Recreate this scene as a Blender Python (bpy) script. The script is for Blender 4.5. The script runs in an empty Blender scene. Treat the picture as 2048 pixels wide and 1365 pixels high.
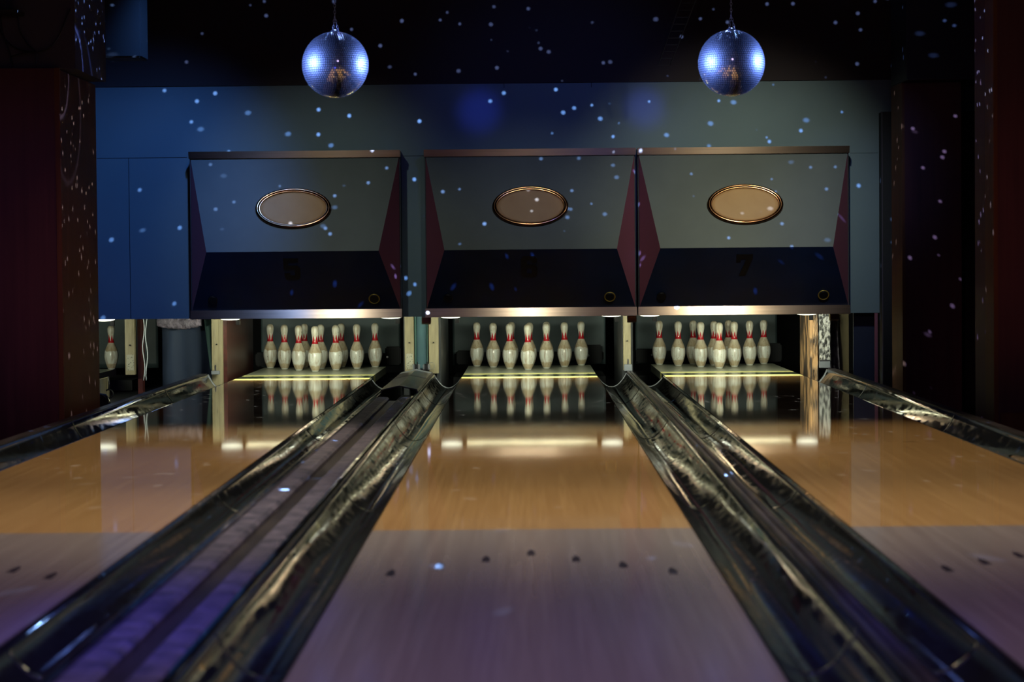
import bpy, bmesh, math, random
from mathutils import Matrix, Vector, noise
random.seed(7)
S = bpy.context.scene
C = S.collection
R_ = math.radians
TAU = math.tau

# ------------------------------------------------------------------ camera
cam = bpy.data.cameras.new('camera'); cam.lens = 85.0; cam.sensor_width = 36.0
cam.clip_start = .05; cam.clip_end = 100
cam.dof.use_dof = True; cam.dof.focus_distance = 19.3; cam.dof.aperture_fstop = 4.2
co = bpy.data.objects.new('camera', cam); C.objects.link(co)
co.matrix_world = Matrix(((0.99993992, 0.00861078, 0.00678294, -0.0063),
                          (0.00650707, 0.03167092, -0.99947717, 0.0),
                          (-0.0088211, 0.99946126, 0.03161299, 0.8746),
                          (0, 0, 0, 1)))
S.camera = co

# ------------------------------------------------------------------ world and exposure
w = bpy.data.worlds.new('world'); S.world = w; w.use_nodes = True
w.node_tree.nodes['Background'].inputs[0].default_value = (.02, .02, .05, 1)
w.node_tree.nodes['Background'].inputs[1].default_value = .02
vs = S.view_settings
vs.view_transform = 'Standard'; vs.look = 'None'; vs.exposure = 0.0; vs.gamma = 1.0; vs.use_curve_mapping = False

# ------------------------------------------------------------------ lane layout (metres, lane tops at z = 0, Y runs down the lanes)
X4, X5, X6, X7 = -4.11, -1.769, 0.0, 1.579
HALF = .527
FOUL, DECK, LANE_END = 1.8, 19.40, 20.93
Y_HOOD = 18.0
Y_WALL = 18.2

# ------------------------------------------------------------------ lamps of the room, with some added unseen lights
def aim(o, p, t):
    o.location = p
    o.rotation_euler = (Vector(t) - Vector(p)).to_track_quat('-Z', 'Y').to_euler()
def spot(name, p, t, power, col, ang, blend=1.0, rad=.06):
    l = bpy.data.lights.new(name, 'SPOT'); l.energy = power; l.color = col
    l.spot_size = R_(ang); l.spot_blend = blend; l.shadow_soft_size = rad
    o = bpy.data.objects.new(name, l); C.objects.link(o); aim(o, p, t); return o
def area(name, p, t, power, col, sx, sy):
    l = bpy.data.lights.new(name, 'AREA'); l.shape = 'RECTANGLE'; l.size = sx; l.size_y = sy
    l.energy = power; l.color = col
    o = bpy.data.objects.new(name, l); C.objects.link(o); aim(o, p, t); return o
# lamps above each lane, washing the hoods and the wall
spot('hood_lamp', (-1.72, 14.6, 3.1), (-1.58, 18.1, 1.15), 92, (.88, 1.0, .88), 38)
spot('hood_lamp', (0.00, 14.6, 3.1), (0.02, 18.1, .90), 66, (.90, 1.0, .84), 33)
spot('hood_lamp', (1.72, 14.6, 3.1), (1.56, 18.1, 1.20), 250, (.95, 1.0, .76), 43)
# warm lamps over the lanes, lighting the wood
for x, p in ((X5, 330), (X6, 290), (X7, 330)):
    spot('lane_lamp', (x, 8.3, 3.15), (x, 8.7, 0), p * .66, (1.0, .90, .67), 90)
    spot('lane_lamp', (x, 12.0, 3.2), (x, 11.7, 0), p * .62, (1.0, .86, .58), 64, .75)
# cool violet room light above the near end of the lanes
area('approach_light', (0, 4.6, 3.2), (0, 5.0, 0), 66, (.66, .50, .90), 4.5, 1.2)
# added unseen spots tinting the near tracks blue, in place of a glossy reflection
spot('blue_accent', (-.95, -1.0, 3.1), (-.93, 5.9, 0), 3400, (.04, .07, 1.0), 7.5, 1)
spot('blue_accent', (.8, -1.0, 3.1), (.80, 5.7, 0), 3600, (.04, .07, 1.0), 4.6, 1)
# added unseen washes that tint and brighten the columns
spot('column_wash', (-.6, 4.0, 2.8), (-3.0, 14.2, .9), 300, (.36, .22, 1.0), 13, 1)
spot('column_wash', (1.0, 9.5, 3.1), (-2.745, 14.8, .5), 150, (1.0, .55, .25), 17, 1)
spot('column_wash', (.3, 4.0, 2.8), (2.95, 13.5, 1.0), 150, (1.0, .36, .40), 11, 1)
spot('blue_patch', (.2, 13.2, 3.2), (-.36, 18.2, 2.03), 330, (.05, .09, 1.0), 4.6, 1)
spot('blue_patch', (.4, 13.2, 3.2), (.885, 18.2, 2.04), 360, (.05, .09, 1.0), 4.2, 1)
# narrow blue spots aimed at the mirror balls from both sides
spot('blue_spot', (-4.2, 13.5, 2.35), (-1.147, 14.5, 2.08), 3300, (.20, .33, 1.0), 7.2, .15, .05)
spot('blue_spot', (-4.2, 13.2, 2.35), (1.221, 14.5, 2.07), 10000, (.20, .33, 1.0), 4.1, .15, .05)
spot('blue_spot', (4.2, 14.55, 2.25), (1.221, 14.5, 2.07), 3300, (.20, .33, 1.0), 7.2, .15, .05)
spot('blue_spot', (4.2, 15.4, 2.25), (-1.147, 14.5, 2.08), 10000, (.20, .33, 1.0), 4.1, .15, .05)
spot('blue_wall_flood', (-1.95, 15.7, 3.15), (-3.0, 18.2, 1.0), 210, (.10, .32, 1.0), 56)
spot('blue_wall_flood', (1.8, 14.4, 3.1), (2.5, 18.2, 1.0), 60, (.12, .32, 1.0), 26)
spot('blue_wall_flood', (.6, 13.8, 3.1), (.2, 18.2, 2.0), 80, (.10, .22, 1.0), 34)
# lamps tucked behind the lower trim of each hood, lighting the pins
for x, p in ((X5, 34), (X6, 32), (X7, 36), (X4 + .3, 14)):
    area('pin_lamp', (x, 18.47, .476), (x, 20.3, .16), p, (.93, 1.0, .78), (.86 if x > -3 else .5), .06)
# added unseen point light near each ball stands in for its reflected specks
def speck_light(name, p, power, scale, thr, rot):
    l = bpy.data.lights.new(name, 'POINT'); l.energy = power; l.color = (.28, .48, 1.0); l.shadow_soft_size = .008
    l.use_nodes = True; nt = l.node_tree; N = nt.nodes; K = nt.links
    em = N['Emission']
    tc = N.new('ShaderNodeTexCoord'); mp = N.new('ShaderNodeMapping'); mp.inputs['Rotation'].default_value = rot
    K.new(tc.outputs['Normal'], mp.inputs['Vector'])
    v = N.new('ShaderNodeTexVoronoi'); v.inputs['Scale'].default_value = scale; v.distance = 'EUCLIDEAN'
    K.new(mp.outputs[0], v.inputs['Vector'])
    m = N.new('ShaderNodeMapRange'); m.inputs['From Min'].default_value = thr; m.inputs['From Max'].default_value = thr * .75
    K.new(v.outputs['Distance'], m.inputs['Value'])
    K.new(m.outputs[0], em.inputs['Strength'])
    o = bpy.data.objects.new(name, l); C.objects.link(o); o.location = p; return o
speck_light('speck_light', (-1.15, 14.62, 2.50), 2000, 25, .105, (.3, .2, .5))
speck_light('speck_light', (1.22, 14.62, 2.50), 2000, 27, .105, (1.3, .9, .1))
# ------------------------------------------------------------------ materials
def mat(name, col, rough=.5, metal=0., coat=0., spec=.5, emit=None, es=0, extra=None):
    m = bpy.data.materials.new(name); m.use_nodes = True
    nt = m.node_tree; b = nt.nodes['Principled BSDF']
    b.inputs['Base Color'].default_value = (*col, 1)
    b.inputs['Roughness'].default_value = rough
    b.inputs['Metallic'].default_value = metal
    b.inputs['Coat Weight'].default_value = coat
    b.inputs['Coat Roughness'].default_value = .06
    b.inputs['Specular IOR Level'].default_value = spec
    if emit: b.inputs['Emission Color'].default_value = (*emit, 1); b.inputs['Emission Strength'].default_value = es
    if extra: extra(nt, b)
    return m
def coords(nt, scale=(1, 1, 1), kind='Object', loc=(0, 0, 0)):
    tc = nt.nodes.new('ShaderNodeTexCoord'); mp = nt.nodes.new('ShaderNodeMapping')
    mp.inputs['Scale'].default_value = scale; mp.inputs['Location'].default_value = loc
    nt.links.new(tc.outputs[kind], mp.inputs['Vector']); return mp.outputs[0]
def noise_fac(nt, vec, scale, detail=3, lo=.35, hi=.65, rough=.5):
    n = nt.nodes.new('ShaderNodeTexNoise'); n.inputs['Scale'].default_value = scale
    n.inputs['Detail'].default_value = detail; n.inputs['Roughness'].default_value = rough
    nt.links.new(vec, n.inputs['Vector'])
    r = nt.nodes.new('ShaderNodeMapRange'); r.inputs['From Min'].default_value = lo; r.inputs['From Max'].default_value = hi
    nt.links.new(n.outputs['Fac'], r.inputs['Value']); return r.outputs[0]
def mixc(nt, fac, a, b, mode='MIX'):
    m = nt.nodes.new('ShaderNodeMix'); m.data_type = 'RGBA'; m.blend_type = mode
    if isinstance(fac, (int, float)): m.inputs['Factor'].default_value = fac
    else: nt.links.new(fac, m.inputs['Factor'])
    for k, v in (('A', a), ('B', b)):
        i = [s for s in m.inputs if s.name == k and s.type == 'RGBA'][0]
        if isinstance(v, tuple): i.default_value = (*v, 1)
        else: nt.links.new(v, i)
    return [s for s in m.outputs if s.type == 'RGBA'][0]
def bump(nt, b, h, strength, dist=.01):
    n = nt.nodes.new('ShaderNodeBump'); n.inputs['Strength'].default_value = strength; n.inputs['Distance'].default_value = dist
    nt.links.new(h, n.inputs['Height']); nt.links.new(n.outputs[0], b.inputs['Normal'])
def two_tone(c1, c2, scale=(1, 1, 1), s=5, detail=4, lo=.35, hi=.65, bs=0, kind='Object'):
    def f(nt, b):
        fac = noise_fac(nt, coords(nt, scale, kind), s, detail, lo, hi)
        nt.links.new(mixc(nt, fac, c1, c2), b.inputs['Base Color'])
        if bs: bump(nt, b, fac, bs)
    return f
def boards(c1, c2, c3):
    def f(nt, b):
        # narrow boards along Y: one random tone per board, plus fine grain
        v = coords(nt)
        sx = nt.nodes.new('ShaderNodeSeparateXYZ'); nt.links.new(v, sx.inputs[0])
        mu = nt.nodes.new('ShaderNodeMath'); mu.operation = 'MULTIPLY'; mu.inputs[1].default_value = 37
        nt.links.new(sx.outputs[0], mu.inputs[0])
        fl = nt.nodes.new('ShaderNodeMath'); fl.operation = 'FLOOR'; nt.links.new(mu.outputs[0], fl.inputs[0])
        wn = nt.nodes.new('ShaderNodeTexWhiteNoise'); wn.noise_dimensions = '1D'; nt.links.new(fl.outputs[0], wn.inputs['W'])
        c = mixc(nt, wn.outputs['Value'], c1, c2)
        g = noise_fac(nt, coords(nt, (60, 1.2, 1)), 1.0, 5, .3, .75)
        nt.links.new(mixc(nt, g, c, c3), b.inputs['Base Color'])
        wv = noise_fac(nt, coords(nt, (1.2, .9, 1)), 2.2, 2, .2, .8)
        bump(nt, b, wv, .05, .0012)
    return f
def wood(c1, c2, axis='Z', s=1.0):
    sc = {'Z': (26, 26, 1.1), 'X': (1.1, 26, 26), 'Y': (26, 1.1, 26)}[axis]
    def f(nt, b):
        a = noise_fac(nt, coords(nt, sc), s, 5, .3, .7)
        big = noise_fac(nt, coords(nt, (1, 1, .5)), 2.0, 2, .3, .7)
        c = mixc(nt, a, c1, c2)
        nt.links.new(mixc(nt, big, c, c1), b.inputs['Base Color'])
        bump(nt, b, a, .12, .002)
    return f
def brushed(nt, b):
    b.inputs['Anisotropic'].default_value = .92
    cx = nt.nodes.new('ShaderNodeCombineXYZ'); cx.inputs[2].default_value = 1
    nt.links.new(cx.outputs[0], b.inputs['Tangent'])
    f = noise_fac(nt, coords(nt, (2, 2, 300)), 1, 3, .3, .7)
    nt.links.new(mixc(nt, f, (.80, .56, .42), (.62, .42, .31)), b.inputs['Base Color'])

M = {}
M['pine'] = mat('pine boards', (.5, .25, .08), .045, spec=.5, extra=boards((.68, .41, .175), (.60, .35, .145), (.53, .30, .12)))
M['maple'] = mat('maple boards', (.3, .25, .23), .13, spec=.5, extra=boards((.40, .34, .32), (.34, .285, .27), (.30, .245, .23)))
M['deck'] = mat('pin deck', (.45, .48, .36), .30, spec=.3, extra=two_tone((.44, .46, .34), (.36, .38, .28), (3, 1, 1), 3))
M['yellow'] = mat('yellow stripe', (.85, .78, .30), .35, spec=.3)
M['darkstripe'] = mat('dark stripe', (.05, .06, .04), .15)
M['dot'] = mat('aiming mark', (.02, .015, .03), .3)
M['gutter'] = mat('gutter plastic', (.014, .0145, .014), .10, spec=.30,
                  extra=lambda nt, b: (bump(nt, b, noise_fac(nt, coords(nt, (5, .9, 5)), 1.6, 0, .2, .8), .06, .02),
                                       nt.links.new(noise_fac(nt, coords(nt, (9, 3, 9)), 3, 2, .3, 3.2), b.inputs['Roughness'])))
M['cap'] = mat('divider plastic', (.10, .085, .09), .32, spec=.6, extra=two_tone((.055, .045, .05), (.022, .02, .022), (6, .8, 1), 3, 4, bs=.2))
M['tape'] = mat('rail tape', (.17, .13, .17), .42, spec=.6, extra=two_tone((.16, .135, .18), (.07, .065, .095), (4, 3, 1), 3, 5, bs=.7))
M['groove'] = mat('rail groove', (.04, .032, .03), .4, extra=two_tone((.05, .04, .035), (.025, .02, .02), (6, .8, 1), 3))
M['pinwhite'] = mat('pin coat', (.8, .78, .68), .22, coat=.35)
def pin_mat(nt, b):
    v = coords(nt); oi = nt.nodes.new('ShaderNodeObjectInfo')
    ad = nt.nodes.new('ShaderNodeVectorMath'); ad.operation = 'ADD'
    sc = nt.nodes.new('ShaderNodeVectorMath'); sc.operation = 'SCALE'; sc.inputs['Scale'].default_value = 37
    cb = nt.nodes.new('ShaderNodeCombineXYZ')
    for i in range(3): nt.links.new(oi.outputs['Random'], cb.inputs[i])
    nt.links.new(cb.outputs[0], sc.inputs[0]); nt.links.new(v, ad.inputs[0]); nt.links.new(sc.outputs[0], ad.inputs[1])
    P = ad.outputs[0]
    sx = nt.nodes.new('ShaderNodeSeparateXYZ'); nt.links.new(v, sx.inputs[0])
    n1 = nt.nodes.new('ShaderNodeTexNoise'); n1.inputs['Scale'].default_value = 22; nt.links.new(P, n1.inputs['Vector'])
    wz = nt.nodes.new('ShaderNodeMath'); wz.operation = 'MULTIPLY_ADD'; wz.inputs[1].default_value = .045
    nt.links.new(n1.outputs['Fac'], wz.inputs[0]); nt.links.new(sx.outputs[2], wz.inputs[2])
    rp = nt.nodes.new('ShaderNodeValToRGB'); e = rp.color_ramp
    e.elements[0].position = 0; e.elements[0].color = (.50, .40, .26, 1)
    e.elements[1].position = 1; e.elements[1].color = (.60, .53, .38, 1)
    for p, c in ((.17, (.56, .46, .31)), (.20, (.80, .79, .70)), (.44, (.86, .85, .76)), (.455, (.52, .41, .26)), (.60, (.68, .60, .45)), (.72, (.80, .75, .62)), (.9, (.82, .79, .68))):
        k = e.elements.new(p); k.color = (*c, 1)
    dv = nt.nodes.new('ShaderNodeMath'); dv.operation = 'DIVIDE'; dv.inputs[1].default_value = .403
    nt.links.new(wz.outputs[0], dv.inputs[0]); nt.links.new(dv.outputs[0], rp.inputs[0])
    mp = nt.nodes.new('ShaderNodeMapping'); mp.inputs['Scale'].default_value = (60, 60, 6); nt.links.new(P, mp.inputs['Vector'])
    g = noise_fac(nt, mp.outputs[0], 1.0, 4, .45, .8)
    c = mixc(nt, g, rp.outputs[0], (.38, .25, .12))
    sp = noise_fac(nt, P, 95, 2, .69, .73)
    c2 = mixc(nt, sp, c, (.08, .06, .05))
    nt.links.new(c2, b.inputs['Base Color'])
M['pin'] = mat('pin wood and lacquer', (.7, .65, .5), .28, coat=.25, extra=pin_mat)
M['crown'] = mat('red crown', (.50, .012, .02), .25, coat=.3)
M['pinbase'] = mat('pin base ring', (.62, .62, .56), .3)
M['wallblue'] = mat('blue wall paint', (.16, .24, .30), .6, extra=two_tone((.12, .175, .205), (.10, .15, .185), (1, 1, 1), 1.4, 3))
M['wallblack'] = mat('black wall paint', (.030, .018, .022), .8)
M['seam'] = mat('seam shadow gap', (.01, .012, .02), .9)
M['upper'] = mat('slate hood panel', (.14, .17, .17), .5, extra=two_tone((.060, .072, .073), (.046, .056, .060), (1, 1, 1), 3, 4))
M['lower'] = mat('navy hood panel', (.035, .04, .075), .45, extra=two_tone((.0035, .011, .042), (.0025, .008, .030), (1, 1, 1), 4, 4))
M['purple'] = mat('purple hood cheek', (.22, .07, .11), .5)
M['hoodbox'] = mat('hood carcass', (.03, .03, .04), .6)
M['bronze'] = mat('brushed bronze trim', (.45, .29, .2), .28, metal=1, extra=brushed)
M['rim'] = mat('polished bronze rim', (.42, .19, .09), .16, metal=1)
M['plaque'] = mat('satin gold plaque', (.62, .45, .28), .5, spec=.2, extra=two_tone((.60, .35, .175), (.55, .31, .15), (1, 1, 1), 6, 5))
M['black'] = mat('black gloss', (.004, .004, .005), .35)
M['blackmat'] = mat('black matt', (.010, .010, .012), .8)
M['brassring'] = mat('brass sensor ring', (.55, .42, .10), .35, metal=.8)
M['post'] = mat('painted timber post', (.50, .43, .24), .55, extra=two_tone((.21, .18, .105), (.09, .07, .04), (14, 14, 1.6), 1.2, 5, .42, .72, bs=.3))
M['patch'] = mat('flaking pale paint', (.35, .33, .25), .6, extra=two_tone((.25, .24, .18), (.05, .055, .04), (1, 1, 1), 90, 3, .58, .64))
M['postworn'] = mat('worn timber', (.30, .18, .09), .6, extra=two_tone((.42, .24, .11), (.035, .022, .015), (14, 8, 4), 1.3, 6, .42, .56, bs=.8))
M['roughgrey'] = mat('torn grey padding', (.3, .3, .3), .8, extra=two_tone((.42, .41, .40), (.03, .03, .03), (1, 1, .6), 45, 6, .42, .58, bs=1))
M['redpanel'] = mat('dark red kickback', (.10, .025, .018), .35, extra=two_tone((.055, .012, .009), (.025, .007, .006), (2, 2, 2), 9, 4))
M['darkkick'] = mat('dark kickback', (.03, .032, .034), .3)
M['teal'] = mat('teal cloth', (.05, .12, .11), .7)
M['tealdark'] = mat('teal board', (.07, .17, .19), .55, extra=two_tone((.045, .11, .13), (.03, .075, .095), (3, 3, 1), 4, 3))
M['navycloth'] = mat('navy cloth', (.006, .017, .045), .75)
M['greycloth'] = mat('grey mauve padding', (.22, .19, .23), .6, extra=two_tone((.17, .14, .18), (.06, .05, .07), (1, 1, 1), 25, 5, bs=.9))
M['pitcloth'] = mat('pit curtain', (.055, .085, .09), .55, extra=two_tone((.07, .105, .11), (.03, .045, .05), (1, 1, 1), 2.5, 5))
M['olive'] = mat('olive board', (.085, .065, .03), .6)
M['veneer'] = mat('dark cherry veneer', (.10, .032, .030), .6, spec=.2, extra=wood((.105, .034, .035), (.065, .020, .022)))
M['veneer2'] = mat('cherry edge board', (.20, .075, .03), .6, spec=.2, extra=wood((.15, .052, .018), (.085, .028, .011)))
M['bulkhead'] = mat('grey violet plaster', (.055, .045, .065), .8)
M['duct'] = mat('dark duct metal', (.02, .02, .03), .4, metal=.3)
M['metal'] = mat('steel', (.45, .45, .47), .3, metal=1)
M['greybox'] = mat('grey clip', (.14, .15, .17), .5)
M['white'] = mat('white board', (.5, .55, .58), .5)
M['floor'] = mat('dark floor', (.015, .014, .02), .5)
M['approach'] = mat('approach boards', (.3, .2, .12), .15, extra=boards((.32, .2, .12), (.27, .16, .09), (.22, .12, .07)))
M['ceiling'] = mat('dark ceiling', (.012, .010, .014), .8)
M['lampface'] = mat('glowing pin lamp lens', (.9, .9, .8), .4, emit=(.95, 1, .78), es=3)
M['tube'] = mat('tube diffuser', (.9, .9, .8), .4, emit=(1, .95, .62), es=3.4, extra=lambda nt, b: nt.links.new(mixc(nt, noise_fac(nt, coords(nt, (1, 3, 1)), 3.5, 4, .38, .62), (1, .95, .6), (.12, .10, .05)), b.inputs['Emission Color']))
M['led'] = mat('orange led', (.3, .06, .01), .5, emit=(1, .22, .03), es=.35)
def mirror(nt, b):
    b.inputs['Base Color'].default_value = (.95, .95, .97, 1)
    g = nt.nodes.new('ShaderNodeBsdfGlossy'); g.inputs['Roughness'].default_value = .52; g.inputs['Color'].default_value = (.62, .66, .75, 1)
    mx = nt.nodes.new('ShaderNodeMixShader'); mx.inputs[0].default_value = .32
    nt.links.new(b.outputs[0], mx.inputs[1]); nt.links.new(g.outputs[0], mx.inputs[2])
    nt.links.new(mx.outputs[0], nt.nodes['Material Output'].inputs['Surface'])
M['mirror'] = mat('mirror tiles', (.8, .8, .85), .06, metal=1, extra=mirror)

# ------------------------------------------------------------------ object helpers
def tag(o, label=None, cat=None, group=None, kind=None):
    if label: o['label'] = label
    if cat: o['category'] = cat
    if group: o['group'] = group
    if kind: o['kind'] = kind
    return o
def thing(name, label, cat, loc=(0, 0, 0), group=None):
    o = bpy.data.objects.new(name, None); C.objects.link(o); o.location = loc
    o.empty_display_size = .05
    return tag(o, label, cat, group)
def link(name, bm, mats, parent=None, smooth=False, recalc=True):
    if recalc: bmesh.ops.recalc_face_normals(bm, faces=bm.faces)
    me = bpy.data.meshes.new(name); bm.to_mesh(me); bm.free()
    for m in (mats if isinstance(mats, (list, tuple)) else [mats]): me.materials.append(m)
    if smooth:
        for p in me.polygons: p.use_smooth = True
    o = bpy.data.objects.new(name, me); C.objects.link(o)
    if parent: o.parent = parent
    return o
def box(bm, x0, x1, y0, y1, z0, z1, bev=0):
    vs_ = [bm.verts.new((x, y, z)) for x in (x0, x1) for y in (y0, y1) for z in (z0, z1)]
    f = [(0, 1, 3, 2), (4, 6, 7, 5), (0, 4, 5, 1), (2, 3, 7, 6), (0, 2, 6, 4), (1, 5, 7, 3)]
    fs = [bm.faces.new([vs_[i] for i in q]) for q in f]
    if bev:
        ed = {e for q in fs for e in q.edges}
        bmesh.ops.bevel(bm, geom=list(ed), offset=bev, segments=2, affect='EDGES')
    return fs
def nb(): return bmesh.new()
def bx(name, m, parent, *a, bev=0, smooth=False):
    bm = nb(); box(bm, *a, bev=bev); return link(name, bm, m, parent, smooth)
def tube(bm, pts, r, n=8):
    rings = []
    pts = [Vector(p) for p in pts]
    for i, p in enumerate(pts):
        d = (pts[min(i + 1, len(pts) - 1)] - pts[max(i - 1, 0)]).normalized()
        a = d.orthogonal().normalized() if i == 0 else (pa - d * pa.dot(d)).normalized()
        pa = a; b_ = d.cross(a)
        rings.append([bm.verts.new(p + (a * math.cos(TAU * k / n) + b_ * math.sin(TAU * k / n)) * r) for k in range(n)])
    for u, v in zip(rings, rings[1:]):
        for k in range(n): bm.faces.new((u[k], u[(k + 1) % n], v[(k + 1) % n], v[k]))
    bm.faces.new(rings[0][::-1]); bm.faces.new(rings[-1])
def torus(bm, c, R1, r, rx=0, n=24, k=8, sy=1.0, rot=Matrix()):
    g = []
    for i in range(n):
        a = TAU * i / n
        g.append([bm.verts.new(Vector(c) + rot @ Vector(((R1 + r * math.cos(TAU * j / k)) * math.cos(a),
                 (R1 + r * math.cos(TAU * j / k)) * math.sin(a) * sy, r * math.sin(TAU * j / k)))) for j in range(k)])
    for i in range(n):
        for j in range(k):
            bm.faces.new((g[i][j], g[(i + 1) % n][j], g[(i + 1) % n][(j + 1) % k], g[i][(j + 1) % k]))
def lathe(bm, prof, n=32, c=(0, 0, 0), cap=True):
    rings = [[bm.verts.new((c[0] + r * math.cos(TAU * k / n), c[1] + r * math.sin(TAU * k / n), c[2] + z)) for k in range(n)] for r, z in prof]
    for u, v in zip(rings, rings[1:]):
        for k in range(n): bm.faces.new((u[k], u[(k + 1) % n], v[(k + 1) % n], v[k]))
    if cap: bm.faces.new(rings[0][::-1]); bm.faces.new(rings[-1])
    return rings
def sweep_y(bm, prof, ys, warp=None):
    """closed profile (x,z) swept along Y"""
    rings = []
    for y in ys:
        rings.append([bm.verts.new((x + (warp(x, y, z)[0] if warp else 0), y, z + (warp(x, y, z)[1] if warp else 0))) for x, z in prof])
    n = len(prof)
    for u, v in zip(rings, rings[1:]):
        for k in range(n): bm.faces.new((u[k], u[(k + 1) % n], v[(k + 1) % n], v[k]))
    bm.faces.new(rings[0][::-1]); bm.faces.new(rings[-1])

# ------------------------------------------------------------------ the room
tag(bx('floor', M['floor'], None, -7, 5, 1.6, 24, -.30, -.20), kind='structure')
tag(bx('floor_approach', M['approach'], None, -7, 5, -6, FOUL - .02, -.30, 0), kind='structure')
tag(bx('ceiling', M['ceiling'], None, -7.2, 5.2, -6.2, 24.2, 3.35, 3.5), kind='structure')
tag(bx('wall_left', M['bulkhead'], None, -7.2, -7, -6.2, 24.2, -.30, 3.35), kind='structure')
tag(bx('wall_right', M['bulkhead'], None, 5, 5.2, -6.2, 24.2, -.30, 3.35), kind='structure')
tag(bx('wall_front', M['bulkhead'], None, -7, 5, -6.2, -6, -.30, 3.35), kind='structure')
tag(bx('wall_rear', M['blackmat'], None, -7, 5, 24, 24.2, -.30, 3.35), kind='structure')
# wall above the pits: blue up to 2.24 m and black above it
bm = nb()
box(bm, -6.98, 4.98, Y_WALL, Y_WALL + .08, .488, 2.235)
link_wall = link('wall_back', bm, M['wallblue']); tag(link_wall, kind='structure')
tag(bx('wall_back_upper', M['wallblack'], None, -6.98, 4.98, Y_WALL - .012, Y_WALL + .08, 2.236, 3.348), kind='structure')
for i, (a) in enumerate([(-3.24, -2.56, 1.700, 1.7035), (-3.003, -2.999, .49, 1.700), (-.93, -.78, 1.697, 1.6995), (2.42, 2.63, 1.688, 1.690),
                         (-.175, -.171, 2.20, 2.236), (.480, .484, 2.20, 2.236)]):
    tag(bx('trim_%d' % (i + 1), M['seam'], None, a[0], a[1], Y_WALL - .002, Y_WALL + .001, a[2], a[3]), kind='structure')

# ------------------------------------------------------------------ lanes
def lane(xc, where, dots=True):
    t = thing('bowling_lane', where, 'bowling lane', (xc, 0, 0))
    x0, x1 = -HALF, HALF
    bx('maple_section', M['maple'], t, x0, x1, FOUL, 7.96, -.06, 0)
    bx('pine_section', M['pine'], t, x0, x1, 7.96, 18.55, -.06, 0)
    bx('pin_deck', M['deck'], t, x0, x1, 19.455, LANE_END, -.06, 0)
    bx('yellow_stripe', M['yellow'], t, x0, x1, 18.62, 18.86, -.06, 0)
    bx('yellow_stripe', M['yellow'], t, x0, x1, 19.27, 19.455, -.06, .0006)
    bx('dark_stripe', M['darkstripe'], t, x0, x1, 18.86, 19.27, -.06, 0)
    bx('dark_stripe', M['pine'], t, x0, x1, 18.55, 18.62, -.06, 0)
    if dots:
        for dx, dy in ((-.403, 6.86), (-.27, 7.01), (-.138, 7.165), (-.004, 7.313), (.129, 7.155), (.263, 7.003), (.398, 6.856)):
            bm = nb()
            a = [(dx - .013, dy - .075), (dx + .013, dy - .075), (dx + .011, dy + .02), (dx, dy + .08), (dx - .011, dy + .02)]
            lo = [bm.verts.new((x, y, -.001)) for x, y in a]; hi = [bm.verts.new((x, y, .0006)) for x, y in a]
            bm.faces.new(lo[::-1]); bm.faces.new(hi)
            for k in range(5): bm.faces.new((lo[k], lo[(k + 1) % 5], hi[(k + 1) % 5], hi[k]))
            link('aiming_arrow', bm, M['dot'], t)
    return t
lane(X5, 'glossy orange wooden lane running to the left hood marked 5')
lane(X6, 'glossy orange wooden lane in the middle, running to the hood marked 6')
lane(X7, 'glossy orange wooden lane running to the right hood marked 7')
lane(X4, 'far left lane mostly hidden behind the wooden column, one pin visible on it', False)

# ------------------------------------------------------------------ gutters
def gutter(xin, side, label, y0=FOUL, y1=18.92, width=.215, rim=.022, seed=0, flange=.0):
    """xin: x of the lane edge; side: +1 gutter lies to the right of the lane"""
    n = 20
    top = []
    lift = rim
    for k in range(n + 1):
        u = k / n
        x = .006 + (width - .006) * u
        z = -.088 * math.sin(math.pi * min(1, u)) ** .8 + lift * (u ** 3)
        top.append((x, z))
    th = .006
    top.append((width + .008, lift + .001))
    prof = [(xin + side * x, z) for x, z in top] + [(xin + side * x, z - th) for x, z in reversed(top)]
    t = thing('gutter', label, 'gutter', (0, 0, 0), None)
    ys = [y0 + (y1 - y0) * i / 220 for i in range(221)]
    def warp(x, y, z):
        a = noise.noise(Vector((x * 3 + seed * 7, y * .6, 1.3))) ; b = noise.noise(Vector((x * 4 + seed * 11, y * 1.3, 4.1)))
        f = max(0, min(1, -z * 18))
        return (.0015 * b * f, (.005 * a + .0018 * b) * f)
    bm = nb(); sweep_y(bm, prof, ys, warp)
    link('channel', bm, M['gutter'], t, smooth=True)
    # lap joints between the gutter lengths
    for yj in (5.6, 9.4, 13.2, 16.6):
        if yj >= y1: continue
        bm = nb()
        pj = [(xin + side * x, z + .0016) for x, z in top[1:-1]] + [(xin + side * x, z - .001) for x, z in reversed(top[1:-1])]
        sweep_y(bm, pj, [yj, yj + .03], warp)
        link('joint_strip', bm, M['gutter'], t, smooth=True)
    # pale band across the channel near the pit end
    bm = nb()
    pj = [(xin + side * x, z + .002) for x, z in top[1:-1]] + [(xin + side * x, z - .001) for x, z in reversed(top[1:-1])]
    sweep_y(bm, pj, [y1 - .10, y1 - .02], warp)
    link('end_band', bm, M['greybox'], t, smooth=True)
    # lower pit run, flat and black
    sx = sorted((xin + side * .004, xin + side * (width + .01)))
    bx('pit_run', M['black'], t, sx[0], sx[1], y1, 19.04, -.12, -.10)
    return t
gutter(X5 - HALF, -1, 'glossy black gutter left of the left lane, beside the wooden column', seed=1, rim=.035)
gutter(X5 + HALF, 1, 'glossy black gutter between the left lane and the ball return track', seed=2, rim=.02)
gutter(X6 - HALF, -1, 'glossy black gutter between the ball return track and the middle lane', seed=3, rim=.02)
gutter(X6 + HALF, 1, 'glossy black gutter along the right edge of the middle lane', seed=4, rim=.02, width=.228)
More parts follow.
